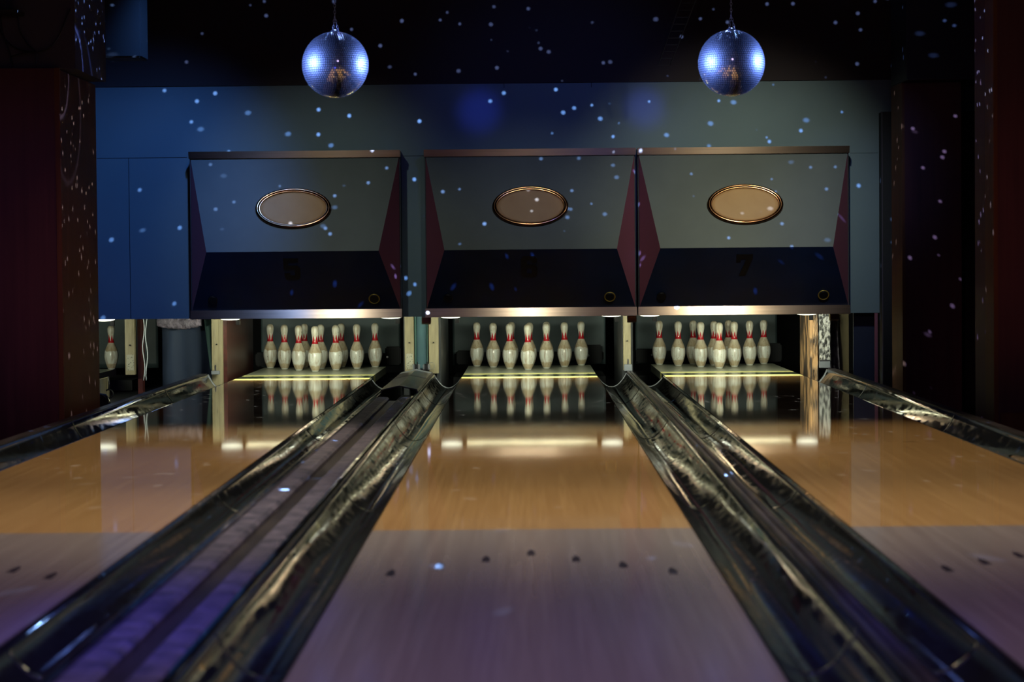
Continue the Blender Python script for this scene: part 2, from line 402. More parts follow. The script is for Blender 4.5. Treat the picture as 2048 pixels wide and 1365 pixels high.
gutter(X7 - HALF, -1, 'glossy black gutter along the left edge of the right lane', seed=5, rim=.02, width=.228)
gutter(X7 + HALF, 1, 'glossy black gutter right of the right lane, beside the dark column', seed=6, rim=.035)
gutter(X4 + HALF, 1, 'short dark gutter seen behind the wooden column at far left', seed=7, rim=.03)
# divider cap between lanes 6 and 7
t = thing('divider_cap', 'narrow dark ridge between the two gutters right of the middle lane', 'lane divider', (.789, 0, 0))
for s in (-1, 1):
    bm = nb()
    prof = [(s * .002, .026), (s * .010, .031), (s * .020, .030), (s * .025, .024), (s * .025, .006), (s * .002, .006)]
    sweep_y(bm, prof, [FOUL + (19.0 - FOUL) * i / 60 for i in range(61)],
            lambda x, y, z: (.001 * noise.noise(Vector((x, y * .8, 2))), .002 * noise.noise(Vector((x * 9, y * 1.1, 5)))))
    link('cap_strip', bm, M['cap'], t, smooth=False)
bx('divider_base', M['blackmat'], t, -.022, .022, FOUL, 19.0, -.20, .004)

# outer rails
def rail(x0, x1, label, z=.035, y0=FOUL, y1=18.95):
    t = thing('side_rail', label, 'rail', (0, 0, 0))
    bx('rail_top', M['cap'], t, x0, x1, y0, y1, z - .012, z + .004, bev=.004)
    bx('rail_side', M['blackmat'], t, x0 + .006, x1 - .006, y0, y1, -.20, z - .012)
    return t
rail(X5 - HALF - .295, X5 - HALF - .231, 'thin dark rail along the outer gutter of the left lane')
rail(X7 + HALF + .231, X7 + HALF + .295, 'thin dark rail along the outer gutter of the right lane')

# ball return track between lanes 5 and 6
XA, XB = X5 + HALF + .232, X6 - HALF - .232
XM = (XA + XB) / 2; HW = (XB - XA) / 2
t = thing('ball_return_track', 'long track of two taped rails between the left lane and the middle lane', 'ball return', (XM, 0, 0))
for s in (-1, 1):
    bm = nb()
    prof = [(s * .030, .010), (s * .042, .020), (s * (HW - .028), .022), (s * (HW - .012), .014), (s * (HW - .012), -.01), (s * .030, -.01)]
    sweep_y(bm, prof, [FOUL + (15.7 - FOUL) * i / 140 for i in range(141)],
            lambda x, y, z: (0, .0022 * noise.noise(Vector((x * 8, y * 3.0, 2 + s))) if z > 0 else 0))
    link('taped_rail', bm, M['tape'], t, smooth=False)
    bm = nb()
    prof = [(s * (HW - .012), .024), (s * (HW + .002), .026), (s * (HW + .002), .0), (s * (HW - .012), .0)]
    sweep_y(bm, prof, [FOUL, 10, 15.7]); link('edge_strip', bm, M['gutter'], t)
bm = nb(); box(bm, -.031, .031, FOUL, 15.7, -.05, -.004); link('centre_groove', bm, M['groove'], t)
bx('track_bed', M['blackmat'], t, -HW + .004, HW - .004, FOUL, 15.7, -.20, -.051)
# peaked cover with the dark tunnel mouth
t = thing('tunnel_cover', 'dark peaked cover over the ball return, dark opening facing the bowler', 'ball return cover', (XM, 0, 0))
bm = nb()
out = [(-HW - .004, .008), (-HW + .004, .036), (0, .062), (HW - .004, .036), (HW + .004, .008)]
inn = [(x * .93, z - .008) for x, z in out]
rings = []
for y in (16.35, 16.9, 17.7, 17.9, 18.98):
    rings.append([bm.verts.new((x, y, z + (0 if y > 16.5 else 0))) for x, z in out + inn[::-1]])
for u, v in zip(rings, rings[1:]):
    for k in range(10): bm.faces.new((u[k], u[(k + 1) % 10], v[(k + 1) % 10], v[k]))
bm.faces.new(rings[0][::-1]); bm.faces.new(rings[-1])
link('peaked_lid', bm, M['cap'], t)
for y in (17.85, 18.72):  # pale bands painted in for the pin light's reflection on the lid
    bm = nb(); rr = []
    o2 = [(x, z + .0016) for x, z in out[1:4]]
    for yy in (y, y + .14): rr.append([bm.verts.new((x, yy, z)) for x, z in o2 + [(x, z - .003) for x, z in o2[::-1]]])
    for k in range(6): bm.faces.new((rr[0][k], rr[0][(k + 1) % 6], rr[1][(k + 1) % 6], rr[1][k]))
    bm.faces.new(rr[0][::-1]); bm.faces.new(rr[1]); link('reflection_band', bm, M['greybox'], t)
for s in (-1, 1):
    a, b_ = sorted((s * (HW + .004), s * (HW - .006))); bx('tunnel_side', M['cap'], t, a, b_, 15.7, 18.98, -.20, .012)
bx('tunnel_floor', M['black'], t, -HW + .008, HW - .008, 15.72, 18.9, -.20, -.14)

# ------------------------------------------------------------------ masking units (hoods)
DIG = {
 '5': [[(0, 1), (.90, 1), (.90, .82), (.30, .82), (.30, .66), (.80, .66), (1, .54), (1, .14), (.84, 0), (.16, 0), (.03, .14), (.03, .30), (.38, .30), (.38, .19), (.66, .19), (.66, .47), (0, .47)]],
 '6': [[(.16, 1), (.84, 1), (.98, .88), (.98, .68), (.66, .68), (.66, .82), (.36, .82), (.36, .60), (.84, .60), (1, .48), (1, .12), (.84, 0), (.16, 0), (0, .12), (0, .88)],
       [(.36, .42), (.64, .42), (.64, .18), (.36, .18)]],
 '7': [[(0, 1), (1, 1), (1, .80), (.58, 0), (.20, 0), (.62, .78), (.28, .78), (.28, .64), (0, .64)]],
}
def number_mesh(ch, w, h, d):
    cu = bpy.data.curves.new('n', 'CURVE'); cu.dimensions = '2D'; cu.fill_mode = 'BOTH'; cu.extrude = d
    for loop in DIG[ch]:
        sp = cu.splines.new('POLY'); sp.points.add(len(loop) - 1); sp.use_cyclic_u = True
        for p, (x, y) in zip(sp.points, loop): p.co = ((x - .5) * w, (y - .5) * h, 0, 1)
    o = bpy.data.objects.new('n', cu); C.objects.link(o)
    dg = bpy.context.evaluated_depsgraph_get(); me = bpy.data.meshes.new_from_object(o.evaluated_get(dg))
    bpy.data.objects.remove(o); return me
WORD = {'5': 'left', '6': 'middle', '7': 'right'}
def hood(xc, num, hw=.787):
    t = thing('masking_unit', '%s of the three angular slate and navy hoods, marked %s, with oval plaque' % (WORD[num], num), 'pinsetter hood', (xc, Y_HOOD, 0))
    ztop, zu, zb, zlo, zc = 1.733, 1.681, .553, .487, .985
    cw = .633; yc = -.25      # crease half-width and how far it stands forward
    def pan(name, quad, m, th=.012):
        n = (Vector(quad[1]) - Vector(quad[0])).cross(Vector(quad[2]) - Vector(quad[0])).normalized()
        if n.y > 0: n = -n
        bm = nb(); f = [bm.verts.new(q) for q in quad]; g = [bm.verts.new(Vector(q) - n * th) for q in quad]
        k = len(quad); bm.faces.new(f); bm.faces.new(g[::-1])
        for i in range(k): bm.faces.new((f[i], g[i], g[(i + 1) % k], f[(i + 1) % k]))
        return link(name, bm, m, t)
    e = hw - .012
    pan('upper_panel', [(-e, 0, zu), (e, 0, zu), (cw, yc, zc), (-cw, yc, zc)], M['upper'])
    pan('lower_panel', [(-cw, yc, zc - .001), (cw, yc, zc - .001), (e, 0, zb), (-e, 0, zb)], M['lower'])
    pan('side_cheek', [(-e, 0, zu), (-cw, yc, zc), (-e, 0, zb)], M['purple'])
    pan('side_cheek', [(e, 0, zu), (e, 0, zb), (cw, yc, zc)], M['purple'])
    bx('carcass', M['hoodbox'], t, -hw + .004, hw - .004, .014, .198, zlo + .004, ztop - .004)
    for nm, za, zz, ya, yb in (('top_trim', zu, ztop, -.016, -.034), ('bottom_trim', zlo, zb, -.034, -.014)):
        bm = nb(); fs = box(bm, -hw, hw, -.02, .03, za, zz)
        for v in bm.verts:
            if v.co.y < 0: v.co.y = ya if v.co.z < (za + zz) / 2 else yb
        bmesh.ops.bevel(bm, geom=bm.edges[:], offset=.002, segments=2, affect='EDGES')
        link(nm, bm, M['bronze'], t)
    # oval plaque on the upper panel
    up = (Vector((0, 0, zu)) - Vector((0, yc, zc))).normalized()
    n = Vector((1, 0, 0)).cross(up); n = -n if n.y > 0 else n
    F = Matrix((Vector((1, 0, 0)), up, n)).transposed()
    c = Vector((0, yc, zc)) + up * .335 + n * .001
    a, b_ = .281, .158
    bm = nb(); ng = 72
    pr = [(1.0, -.004), (1.0, .012), (.985, .022), (.93, .028), (.88, .024), (.86, .016), (.845, .020), (.835, .016), (.825, -.004)]
    rr = []
    for i in range(ng):
        th = TAU * i / ng
        row = []
        for f, hgt in pr:
            x = (a - (1 - f) * .21) * math.cos(th); y = (b_ - (1 - f) * .165) * math.sin(th)
            row.append(bm.verts.new(c + F @ Vector((x, y, hgt))))
        rr.append(row)
    k = len(pr)
    for i in range(ng):
        for j in range(k): bm.faces.new((rr[i][j], rr[(i + 1) % ng][j], rr[(i + 1) % ng][(j + 1) % k], rr[i][(j + 1) % k]))
    # inner dish
    pl = None
    bm2 = nb()
    ia, ib = a - .165 * .21 * 1.0, b_ - .165 * .165
    rows = []
    for q in range(9):
        s = q / 8
        rows.append([bm2.verts.new(c + F @ Vector((ia * s * math.cos(TAU * i / ng), ib * s * math.sin(TAU * i / ng), .010 - .006 * s * s))) for i in range(ng)] if q else [bm2.verts.new(c + F @ Vector((0, 0, .010)))])
    for i in range(ng): bm2.faces.new((rows[0][0], rows[1][i], rows[1][(i + 1) % ng]))
    for u, v in zip(rows[1:], rows[2:]):
        for i in range(ng): bm2.faces.new((u[i], u[(i + 1) % ng], v[(i + 1) % ng], v[i]))
    bb = [bm2.verts.new(c + F @ Vector((ia * math.cos(TAU * i / ng), ib * math.sin(TAU * i / ng), -.003))) for i in range(ng)]
    for i in range(ng): bm2.faces.new((rows[-1][i], rows[-1][(i + 1) % ng], bb[(i + 1) % ng], bb[i]))
    bm2.faces.new(bb[::-1])
    pl = link('oval_plaque', bm2, M['plaque'], t, smooth=True)
    rim = link('oval_rim', bm, M['rim'], t, smooth=True)
    rim.parent = pl
    # number on the lower panel
    dn = (Vector((0, 0, zb)) - Vector((0, yc, zc))).normalized()
    n2 = Vector((1, 0, 0)).cross(-dn); n2 = -n2 if n2.y > 0 else n2
    G = Matrix((Vector((1, 0, 0)), -dn, n2)).transposed()
    me = number_mesh(num, .122, .178, .003); me.materials.append(M['black'])
    me.transform(Matrix.Translation(Vector((-.012, yc, zc)) + dn * .145 + n2 * .002) @ G.to_4x4())
    no = bpy.data.objects.new('lane_number', me); C.objects.link(no); no.parent = t; no['label'] = 'black slab numeral %s' % num
    # round ports in the lower corners
    for s, nm in ((-1, 'port_cover'), (1, 'sensor_port')):
        pc = Vector((s * .60 - .015, yc, zc)) + dn * .405 + n2 * .001
        bm = nb(); m4 = Matrix.Translation(pc) @ G.to_4x4()
        lathe(bm, [(.034, 0), (.034, .012), (.028, .016), (.010, .016)], 24); bm.transform(m4)
        po = link(nm, bm, M['black'], t, smooth=False)
        if s > 0:
            bm = nb(); torus(bm, (0, 0, .010), .038, .0045, n=32); bm.transform(m4)
            po2 = link('sensor_ring', bm, M['brassring'], t, smooth=True); po2.parent = po
    return t
hood(-1.733, '5'); hood(.016, '6'); hood(1.600, '7')

# ------------------------------------------------------------------ pin lamps under the hood corners
def pin_light(x, label, y=18.30):
    t = thing('pin_light', label, 'lamp', (x, y, .478), 'oval lamps under the hoods')
    bm = nb(); lathe(bm, [(.088, 0.012), (.090, .018), (.085, .030), (.06, .036)], 32); link('housing', bm, M['greybox'], t, smooth=True)
    bm = nb(); lathe(bm, [(.02, -.006), (.05, -.004), (.075, .002), (.086, .012), (.05, .013)], 32); link('lens', bm, M['lampface'], t, smooth=True)
    bx('bracket', M['blackmat'], t, .03, .06, .085, .12, -.045, .03)
    bx('bracket', M['blackmat'], t, .03, .06, .06, .12, .018, .034)
    return t
pin_light(-2.262, 'pale oval lamp under the left corner of the left hood')
pin_light(-1.045, 'pale oval lamp under the right corner of the left hood')
pin_light(-.593, 'pale oval lamp under the left corner of the middle hood')
pin_light(.623, 'pale oval lamp under the right corner of the middle hood')
pin_light(.913, 'pale oval lamp under the left corner of the right hood')
pin_light(2.10, 'pale oval lamp under the right corner of the right hood')
pin_light(-3.22, 'bright oval lamp beside the wooden column at far left')

for xa, xb, ln in ((-2.16, -1.16, 'left hood'), (-.48, .51, 'middle hood'), (1.03, 1.99, 'right hood'), (-3.72, -3.36, 'far left wall')):
    t = thing('tube_lamp', 'long low lamp tucked behind the bottom edge of the ' + ln, 'lamp', ((xa + xb) / 2, 18.3, .482)); h_ = (xb - xa) / 2
    bx('housing', M['greybox'], t, -h_ - .01, h_ + .01, -.005, .215, .006, .03, bev=.002)
    bx('diffuser', M['tube'], t, -h_, h_, 0, .21, 0, .0055)

# ------------------------------------------------------------------ bowling pins
IN = .0254
prof_in = [(.95, 0), (1.015, .02), (1.20, .35), (1.414, .75), (1.70, 1.45), (1.955, 2.25), (2.253, 3.375), (2.35, 4.0), (2.383, 4.5), (2.37, 5.1), (2.285, 5.875), (2.10, 6.6),
           (1.852, 7.25), (1.52, 8.0), (1.240, 8.625), (1.07, 9.0), (.982, 9.375), (.905, 9.8), (.895, 10.0), (.91, 10.5), (.937, 10.875), (.995, 11.35), (1.052, 11.75),
           (1.13, 12.25), (1.203, 12.625), (1.262, 13.1), (1.273, 13.5), (1.24, 13.95), (1.12, 14.35), (.92, 14.65), (.64, 14.87), (.33, 14.97), (.05, 15.0)]
def prof_r(z):
    zi = z / IN
    for (r0, z0), (r1, z1) in zip(prof_in, prof_in[1:]):
        if z0 <= zi <= z1: return (r0 + (r1 - r0) * (zi - z0) / (z1 - z0)) * IN
    return .01
def make_pin(name='bowling_pin'):
    t = thing(name, 'x', 'bowling pin')
    bm = nb(); lathe(bm, [(r * IN, z * IN) for r, z in prof_in], 36); link('pin_body', bm, M['pin'], t, smooth=True)
    # red crown: a band with triangular points
    bm = nb(); n = 96; spikes = 6
    zb0, zb1, zs = .231, .246, .301
    rows = 10; g = []
    for i in range(n):
        ph = (i / n * spikes) % 1
        tip = zb1 + (zs - zb1) * (1 - abs(2 * ph - 1))
        col = []
        for j in range(rows + 1):
            z = zb0 + (tip - zb0) * j / rows
            r = prof_r(z) + .0007
            col.append(bm.verts.new((r * math.cos(TAU * i / n), r * math.sin(TAU * i / n), z)))
        g.append(col)
    for i in range(n):
        for j in range(rows): bm.faces.new((g[i][j], g[(i + 1) % n][j], g[(i + 1) % n][j + 1], g[i][j + 1]))
    link('red_crown', bm, M['crown'], t, smooth=True, recalc=True)
    bm = nb(); lathe(bm, [(prof_r(.001) + .0006, .001), (prof_r(.008) + .0008, .008), (prof_r(.011) + .0005, .011)], 36, cap=False)
    link('base_ring', bm, M['pinbase'], t, smooth=True)
    return t
def copy_tree(o, parent=None):
    c = o.copy(); C.objects.link(c)
    if parent: c.parent = parent
    for ch in list(o.children): copy_tree(ch, c)
    return c
Y1 = 20.036
ROWY = {1: Y1, 2: Y1 + .264, 3: Y1 + .528, 4: Y1 + .792}
ROWN = {1: 'front pin', 2: 'second row', 3: 'third row', 4: 'back row'}
PL = {
 '5': [(7, -2.233, 4), (8, -1.937, 4), (9, -1.62, 4), (10, -1.328, 4), (4, -2.084, 3), (5, -1.774, 3), (6, -1.467, 3), (2, -1.937, 2), (3, -1.625, 2), (1, -1.776, 1)],
 '6': [(7, -.451, 4), (10, .449, 4), (8, -.152, 4), (9, .150, 4), (4, -.306, 3), (6, .301, 3), (5, .004, 3), (2, -.164, 2), (3, .145, 2), (1, -.011, 1)],
 '7': [(7, 1.121, 4), (8, 1.413, 4), (9, 1.717, 4), (10, 2.02, 4), (4, 1.267, 3), (5, 1.572, 3), (6, 1.875, 3), (2, 1.44, 2), (3, 1.722, 2), (1, 1.575, 1)],
}
PLACE = {1: 'the head pin standing foremost', 2: 'left pin of the second row', 3: 'right pin of the second row', 4: 'left pin of the third row',
         5: 'middle pin of the third row', 6: 'right pin of the third row', 7: 'leftmost pin of the back row', 8: 'inner left pin of the back row',
         9: 'inner right pin of the back row', 10: 'rightmost pin of the back row'}
pin0 = make_pin(); first = True
for ln, ps in PL.items():
    for n_, x, row in ps:
        p = pin0 if first else copy_tree(pin0)
        first = False
        p.location = (x, ROWY[row], 0); p.rotation_euler = (0, 0, random.uniform(0, TAU))
        p['label'] = 'red-crowned bowling pin under the %s hood, %s' % (WORD[ln], PLACE[n_])
        p['group'] = 'pins set up under the %s hood' % WORD[ln]
p = copy_tree(pin0); p.location = (-3.606, ROWY[4], 0); p.rotation_euler.z = .4
p['label'] = 'lone bowling pin visible beside the wooden column at far left'; p['group'] = 'pins of the far left lane'

# ------------------------------------------------------------------ pits, kickbacks and posts
def post(x0, x1, y0, y1, z0, z1, label, m='post', hole=True, patch=False):
    t = thing('timber_post', label, 'post', ((x0 + x1) / 2, y0, z0))
    w_ = (x1 - x0) / 2
    bx('post_body', M[m], t, -w_, w_, 0, y1 - y0, 0, z1 - z0, bev=.003)
    if hole:
        bm = nb(); lathe(bm, [(.006, 0), (.006, .004)], 14); bm.transform(Matrix.Translation((0, -.003, z1 - z0 - .235)) @ Matrix.Rotation(R_(90), 4, 'X')); link('bolt_hole', bm, M['black'], t)
    if patch:
        bx('worn_patch', M['patch'], t, -w_ * .72, w_ * .8, -.0025, .001, .035, .16)
    return t
post(-3.19, -3.113, 19.05, 19.13, .03, .50, 'pale timber post beside the lone far left pin', patch=True)
post(-2.507, -2.423, 19.05, 19.13, -.19, .50, 'pale timber post at the left edge of the left hood pit')
post(-.982, -.910, 19.05, 19.13, .02, .50, 'pale timber post left of the teal strip, between the left and middle hoods', patch=True)
post(-.792, -.716, 19.05, 19.13, .02, .50, 'chipped timber post right of the teal strip, between the left and middle hoods')
post(.742, .801, 19.05, 19.13, .03, .50, 'narrow timber post between the middle and right hoods')
post(2.235, 2.275, 19.05, 19.12, -.19, .50, 'brown timber post edge at the right side of the right hood pit', m='postworn', hole=False)
post(-3.10, -3.06, 19.10, 19.2, -.18, .50, 'thin reddish-brown stud behind the pale post at far left', m='redpanel', hole=False)
def kick(x0, x1, label, m, y0=19.135, y1=20.95):
    return tag(bx('kickback_panel', M[m], None, x0, x1, y0, y1, -.195, .50), label, 'side panel')
kick(-2.435, -2.395, 'dark red side panel at the left of the pit under the left hood', 'redpanel')
kick(-.995, -.955, 'dark side panel at the right of the pit under the left hood', 'darkkick')
kick(-.735, -.700, 'dark glossy side panel at the left of the pit under the middle hood', 'darkkick')
kick(.735, .765, 'dark side panel at the right of the pit under the middle hood', 'darkkick')
kick(.790, .820, 'dark side panel at the left of the pit under the right hood', 'darkkick')
kick(2.222, 2.262, 'battered brown side panel at the right of the pit under the right hood', 'postworn', y0=19.125, y1=19.85)
# torn padding on the right kickback
bm = nb()
box(bm, 0, .085, 0, .05, .10, .50)
bmesh.ops.subdivide_edges(bm, edges=bm.edges[:], cuts=14, use_grid_fill=True)
for v in bm.verts:
    q = noise.noise_vector(v.co * 26); v.co += Vector((.006 * q.x, .012 * q.y - .004, .004 * q.z))
bm.transform(Matrix.Translation((2.283, 19.02, 0)))
tag(link('torn_padding', bm, M['roughgrey'], smooth=True), 'torn silvery padding strip at the right of the pit under the right hood', 'padding')
t = thing('corner_bracket', 'dark metal bracket under the torn padding', 'bracket', (2.325, 19.0, .04))
bx('bracket_body', M['greybox'], t, -.045, .04, 0, .04, 0, .058, bev=.003)
bx('bracket_lip', M['metal'], t, -.045, .045, -.006, .04, .058, .062)
# pit curtains
def curtain(name, x0, x1, y, z0, z1, m, label, cat='curtain', amp=.02, fr=9, seed=0, taper=None, th=.006):
    bm = nb(); nx, nz = 60, 14; F1 = []
    for side in (0, 1):
        g = []
        for i in range(nx + 1):
            u = i / nx; col = []
            for j in range(nz + 1):
                v = j / nz
                xa, xb = x0, x1
                if taper: xa, xb = taper(v)
                x = xa + (xb - xa) * u
                yy = y + amp * math.sin(u * fr * TAU / 2 + seed + .8 * v) * (.5 + .5 * (1 - v)) + amp * .6 * noise.noise(Vector((u * 4, v * 2, seed)))
                col.append(bm.verts.new((x, yy + side * th, z0 + (z1 - z0) * v)))
            g.append(col)
        F1.append(g)
        for i in range(nx):
            for j in range(nz): bm.faces.new((g[i][j], g[i + 1][j], g[i + 1][j + 1], g[i][j + 1]))
    a, b_ = F1
    for i in range(nx):
        for j in (0, nz): bm.faces.new((a[i][j], a[i + 1][j], b_[i + 1][j], b_[i][j]))
    for j in range(nz):
        for i in (0, nx): bm.faces.new((a[i][j], a[i][j + 1], b_[i][j + 1], b_[i][j]))
    return tag(link(name, bm, M[m], smooth=True), label, cat)
for xc, ln, hw_ in ((X5, 'the left hood', .62), (X6, 'the middle hood', .68), (X7, 'the right hood', .63), (X4, 'the far left lane', .8)):
    curtain('pit_curtain', xc - hw_, xc + hw_, 21.55, -.02, .66, 'pitcloth', 'dark cushion curtain behind the pins of %s' % ln, amp=.012, fr=3, seed=xc)
    tag(bx('ball_pit', M['blackmat'], None, xc - .66, xc + .66, LANE_END + .02, 22.0, -.19, -.10), 'black ball pit floor behind the pins of %s' % ln, 'ball pit')
# machine pieces at the back of each pit
def machine(xc, ln, s=1):
    t = thing('pit_machinery', 'dark pinsetter machinery low in the pit of %s' % ln, 'machinery', (xc, 21.3, -.1))
    bx('cross_bar', M['blackmat'], t, -.66, .66, .08, .14, .12, .20, bev=.01)
    bx('bearing_block', M['blackmat'], t, .50, .64, -.05, .08, .10, .26, bev=.012)
    bx('bearing_block', M['blackmat'], t, -.64, -.48, -.05, .08, .10, .22, bev=.012)
    for q in (-.5, .15, .52):
        bm = nb(); lathe(bm, [(.008, 0), (.01, .004), (.008, .01)], 12); bm.transform(Matrix.Translation((q, -.052, .17)) @ Matrix.Rotation(R_(90), 4, 'X')); link('bolt', bm, M['metal'], t)
machine(X5, 'the left hood'); machine(X6, 'the middle hood'); machine(X7, 'the right hood')
for xa, xb, ln in ((-2.395, -.995, 'the left hood'), (-.70, .735, 'the middle hood'), (.82, 2.222, 'the right hood')):
    tag(bx('top_rail', M['olive'], None, xa, xb, 19.74, 19.80, .455, .50, bev=.003), 'dark olive rail above the pins of %s' % ln, 'rail')
# strip between the posts, hoods 5 and 6
t = thing('teal_strip', 'teal cloth-covered strip between the two pale posts', 'panel', (-.851, 19.10, 0))
bx('board', M['tealdark'], t, -.040, .040, 0, .03, .05, .50, bev=.004)
bx('pale_edge', M['teal'], t, -.056, -.041, -.01, .02, .05, .50, bev=.003)
bx('pale_edge', M['teal'], t, .041, .052, -.01, .02, .05, .44, bev=.003)
for x, lb in ((-.890, 'grey cable clip on the left of the tunnel cover end'), (-.812, 'grey cable clip on the right of the tunnel cover end')):
    t = thing('cable_clip', lb, 'clip', (x, 19.02, .052))
    bx('clip_body', M['greybox'], t, -.028, .028, 0, .03, 0, .042, bev=.003)
    bx('clip_pin', M['black'], t, .004, .012, -.01, 0, -.005, .062)
    bx('clip_pin', M['black'], t, -.014, -.006, -.01, 0, -.005, .048)
bm = nb(); torus(bm, (-.770, 19.01, .083), .026, .0015, n=28, k=6, rot=Matrix.Rotation(R_(90), 3, 'X'))
tag(link('wire_loop', bm, M['metal'], smooth=True), 'thin wire loop at the foot of the chipped post', 'wire')
# anchors where the gutters end
for x, z, lb in ((.775, .03, 'grey anchor block at the foot of the narrow post between the middle and right hoods'),
                 (-2.47, .03, 'small white peg anchor at the foot of the post left of the left hood')):
    t = thing('anchor_block', lb, 'bracket', (x, 18.97, z))
    bx('block', M['greybox'], t, -.032, .032, 0, .05, 0, .03 if x < 0 else .052, bev=.003)
    bx('peg', M['metal'], t, -.006, .006, .01, .022, .03, .075 if x < 0 else .095, bev=.002)
# blocks under the hood ends
for x, lb in ((-.775, 'brass coloured hanger block under the left end of the middle hood'), (.775, 'brass coloured hanger block under the right end of the middle hood'), (2.30, 'brass coloured hanger block under the right end of the right hood')):
    t = thing('hanger_block', lb, 'bracket', (x, 18.205, .43))
    bx('block', M['post'], t, -.035, .035, 0, .07, .0, .0578, bev=.004)
    bx('block_face', M['rim'], t, -.03, .03, -.004, .002, .012, .05)

# left bay: navy curtain, grey padding, teal strip, cables, plank and floor clutter
curtain('navy_curtain', -2.93, -2.53, 19.25, -.14, .46, 'navycloth', 'navy cloth hanging in the gap left of the left hood', amp=.02, fr=4, seed=2)
curtain('teal_drape', -2.60, -2.50, 19.16, .06, .48, 'teal', 'teal tapering cloth strip beside the post left of the left hood', amp=.004, fr=2, seed=1,
        taper=lambda v: (-2.535 - .045 * v, -2.512))
bm = nb()
nx, nz = 70, 12; g = []
for i in range(nx + 1):
    u = i / nx; col = []
    for j in range(nz):
        a = TAU * j / nz
        sag = .022 * math.sin(u * math.pi)
        p_ = Vector((-2.945 + .348 * u, 19.14 + .03 * math.cos(a), .455 - sag + .048 * math.sin(a)))
        p_ += .011 * noise.noise_vector(p_ * 24) + .006 * noise.noise_vector(p_ * 55)
        col.append(bm.verts.new(p_))
    g.append(col)
for i in range(nx):
    for j in range(nz): bm.faces.new((g[i][j], g[i + 1][j], g[i + 1][(j + 1) % nz], g[i][(j + 1) % nz]))
bm.faces.new(g[0]); bm.faces.new(g[-1][::-1])
tag(link('padding_roll', bm, M['greycloth'], smooth=True), 'crumpled grey padding roll above the navy cloth', 'padding')
for k, (x, lb) in enumerate(((-3.045, 'pale cable hanging beside the far left post, nearer the post'), (-3.022, 'pale cable hanging beside the far left post, nearer the navy cloth'))):
    bm = nb(); tube(bm, [(x + .008 * math.sin(i * .9 + k * 2), 19.06, .48 - .045 * i) for i in range(12)], .0035)
    tag(link('hanging_cable', bm, M['white'], smooth=True), lb, 'cable')
t = thing('return_box', 'pale yellowish board side of the far left gutter with a black hook', 'gutter side', (-3.30, 17.9, 0))
bx('side_board', M['post'], t, -.015, .0, 0, 1.05, -.16, .02)
bm = nb(); tube(bm, [(.02, .9, .03), (.022, .9, -.04), (.02, .9, -.07)], .006)
torus(bm, (.02, .9, -.105), .033, .006, n=24, k=8, rot=Matrix.Rotation(R_(90), 3, 'X')); link('hook', bm, M['black'], t, smooth=True)
tag(bx('white_plank', M['white'], None, -3.10, -2.70, 18.75, 18.95, -.199, -.135), 'pale plank lying on the floor left of the left lane', 'plank')
tag(bx('floor_board', M['darkkick'], None, -3.2, -2.66, 16.9, 18.6, -.199, -.165, bev=.01), 'dark board lying on the floor between the column and the pale plank', 'board')
bm = nb(); lathe(bm, [(.02, 0), (.075, .01), (.105, .05), (.1085, .1085), (.105, .165), (.075, .207), (.02, .217)], 32)
bm.transform(Matrix.Translation((-2.99, 16.6, -.2)))
tag(link('dark_roller', bm, M['gutter'], smooth=True), 'round black object peeking out behind the wooden column', 'roller')

# right bay
curtain('pale_drape', 2.36, 2.44, 19.12, -.05, .48, 'greycloth', 'pale hanging cloth strip right of the torn padding', amp=.016, fr=5, seed=3,
        taper=lambda v: (2.375 + .01 * v, 2.465 - .035 * v))
tag(bx('olive_board', M['olive'], None, 2.455, 2.53, 19.15, 19.18, -.19, .50), 'dull olive board right of the pale drape', 'board')
tag(bx('navy_board', M['lower'], None, 2.46, 2.625, 18.35, 18.38, -.19, .486), 'dark navy board below the right end of the blue wall', 'board')
tag(bx('corner_strip', M['purple'], None, 2.60, 2.622, 18.20, 18.22, -.19, .486), 'thin purplish strip beside the dark navy board', 'strip')
t = thing('black_partition', 'tall black partition right of the blue wall', 'partition', (2.634, 18.0, -.2))
bx('partition_panel', M['blackmat'], t, 0, 2.2, 0, .18, 0, 2.185)
bx('lit_edge', M['bulkhead'], t, -.006, 0, 0, .02, 0, 2.185)  # paler strip stands in for light caught along the panel edge

# ------------------------------------------------------------------ columns
t = thing('wooden_column', 'wide dark cherry-veneer column at left, reddish edge facing the lanes', 'column', (-2.745, 14.2, -.2))
bx('front_face', M['veneer'], t, -.58, -.02, 0, 1.2, 0, 2.25)
bx('edge_board', M['veneer2'], t, -.02, 0, .03, 1.2, 0, 2.24, bev=.003)
bx('corner_strip', M['veneer2'], t, -.028, .003, -.006, .03, 0, 2.252, bev=.003)
bx('skirting', M['veneer'], t, -.58, -.03, -.015, 0, .0, .24)
tag(bx('bulkhead', M['bulkhead'], None, -3.33, -2.66, 14.26, 15.3, 2.052, 3.34), 'grey-violet bulkhead above the left wooden column', 'bulkhead')
t = thing('wooden_column', 'dark cherry-veneer column at the right edge of the frame', 'column', (2.585, 13.45, -.2))
bx('front_face', M['veneer'], t, .02, .5, 0, .58, 0, 3.54)
bx('edge_board', M['veneer'], t, 0, .02, .26, .58, 0, 3.54)
bx('corner_strip', M['veneer2'], t, -.004, .02, -.004, .25, 0, 3.54, bev=.003)
bx('skirting', M['veneer2'], t, .03, .5, -.018, 0, 0, .225, bev=.003)
t = thing('wooden_column', 'black-looking veneered column right of the blue wall, below a dark box', 'column', (2.655, 17.2, -.2))
bx('front_face', M['veneer'], t, .02, .42, 0, .5, 0, 2.34)
bx('edge_board', M['veneer2'], t, 0, .02, .0, .5, 0, 2.34)
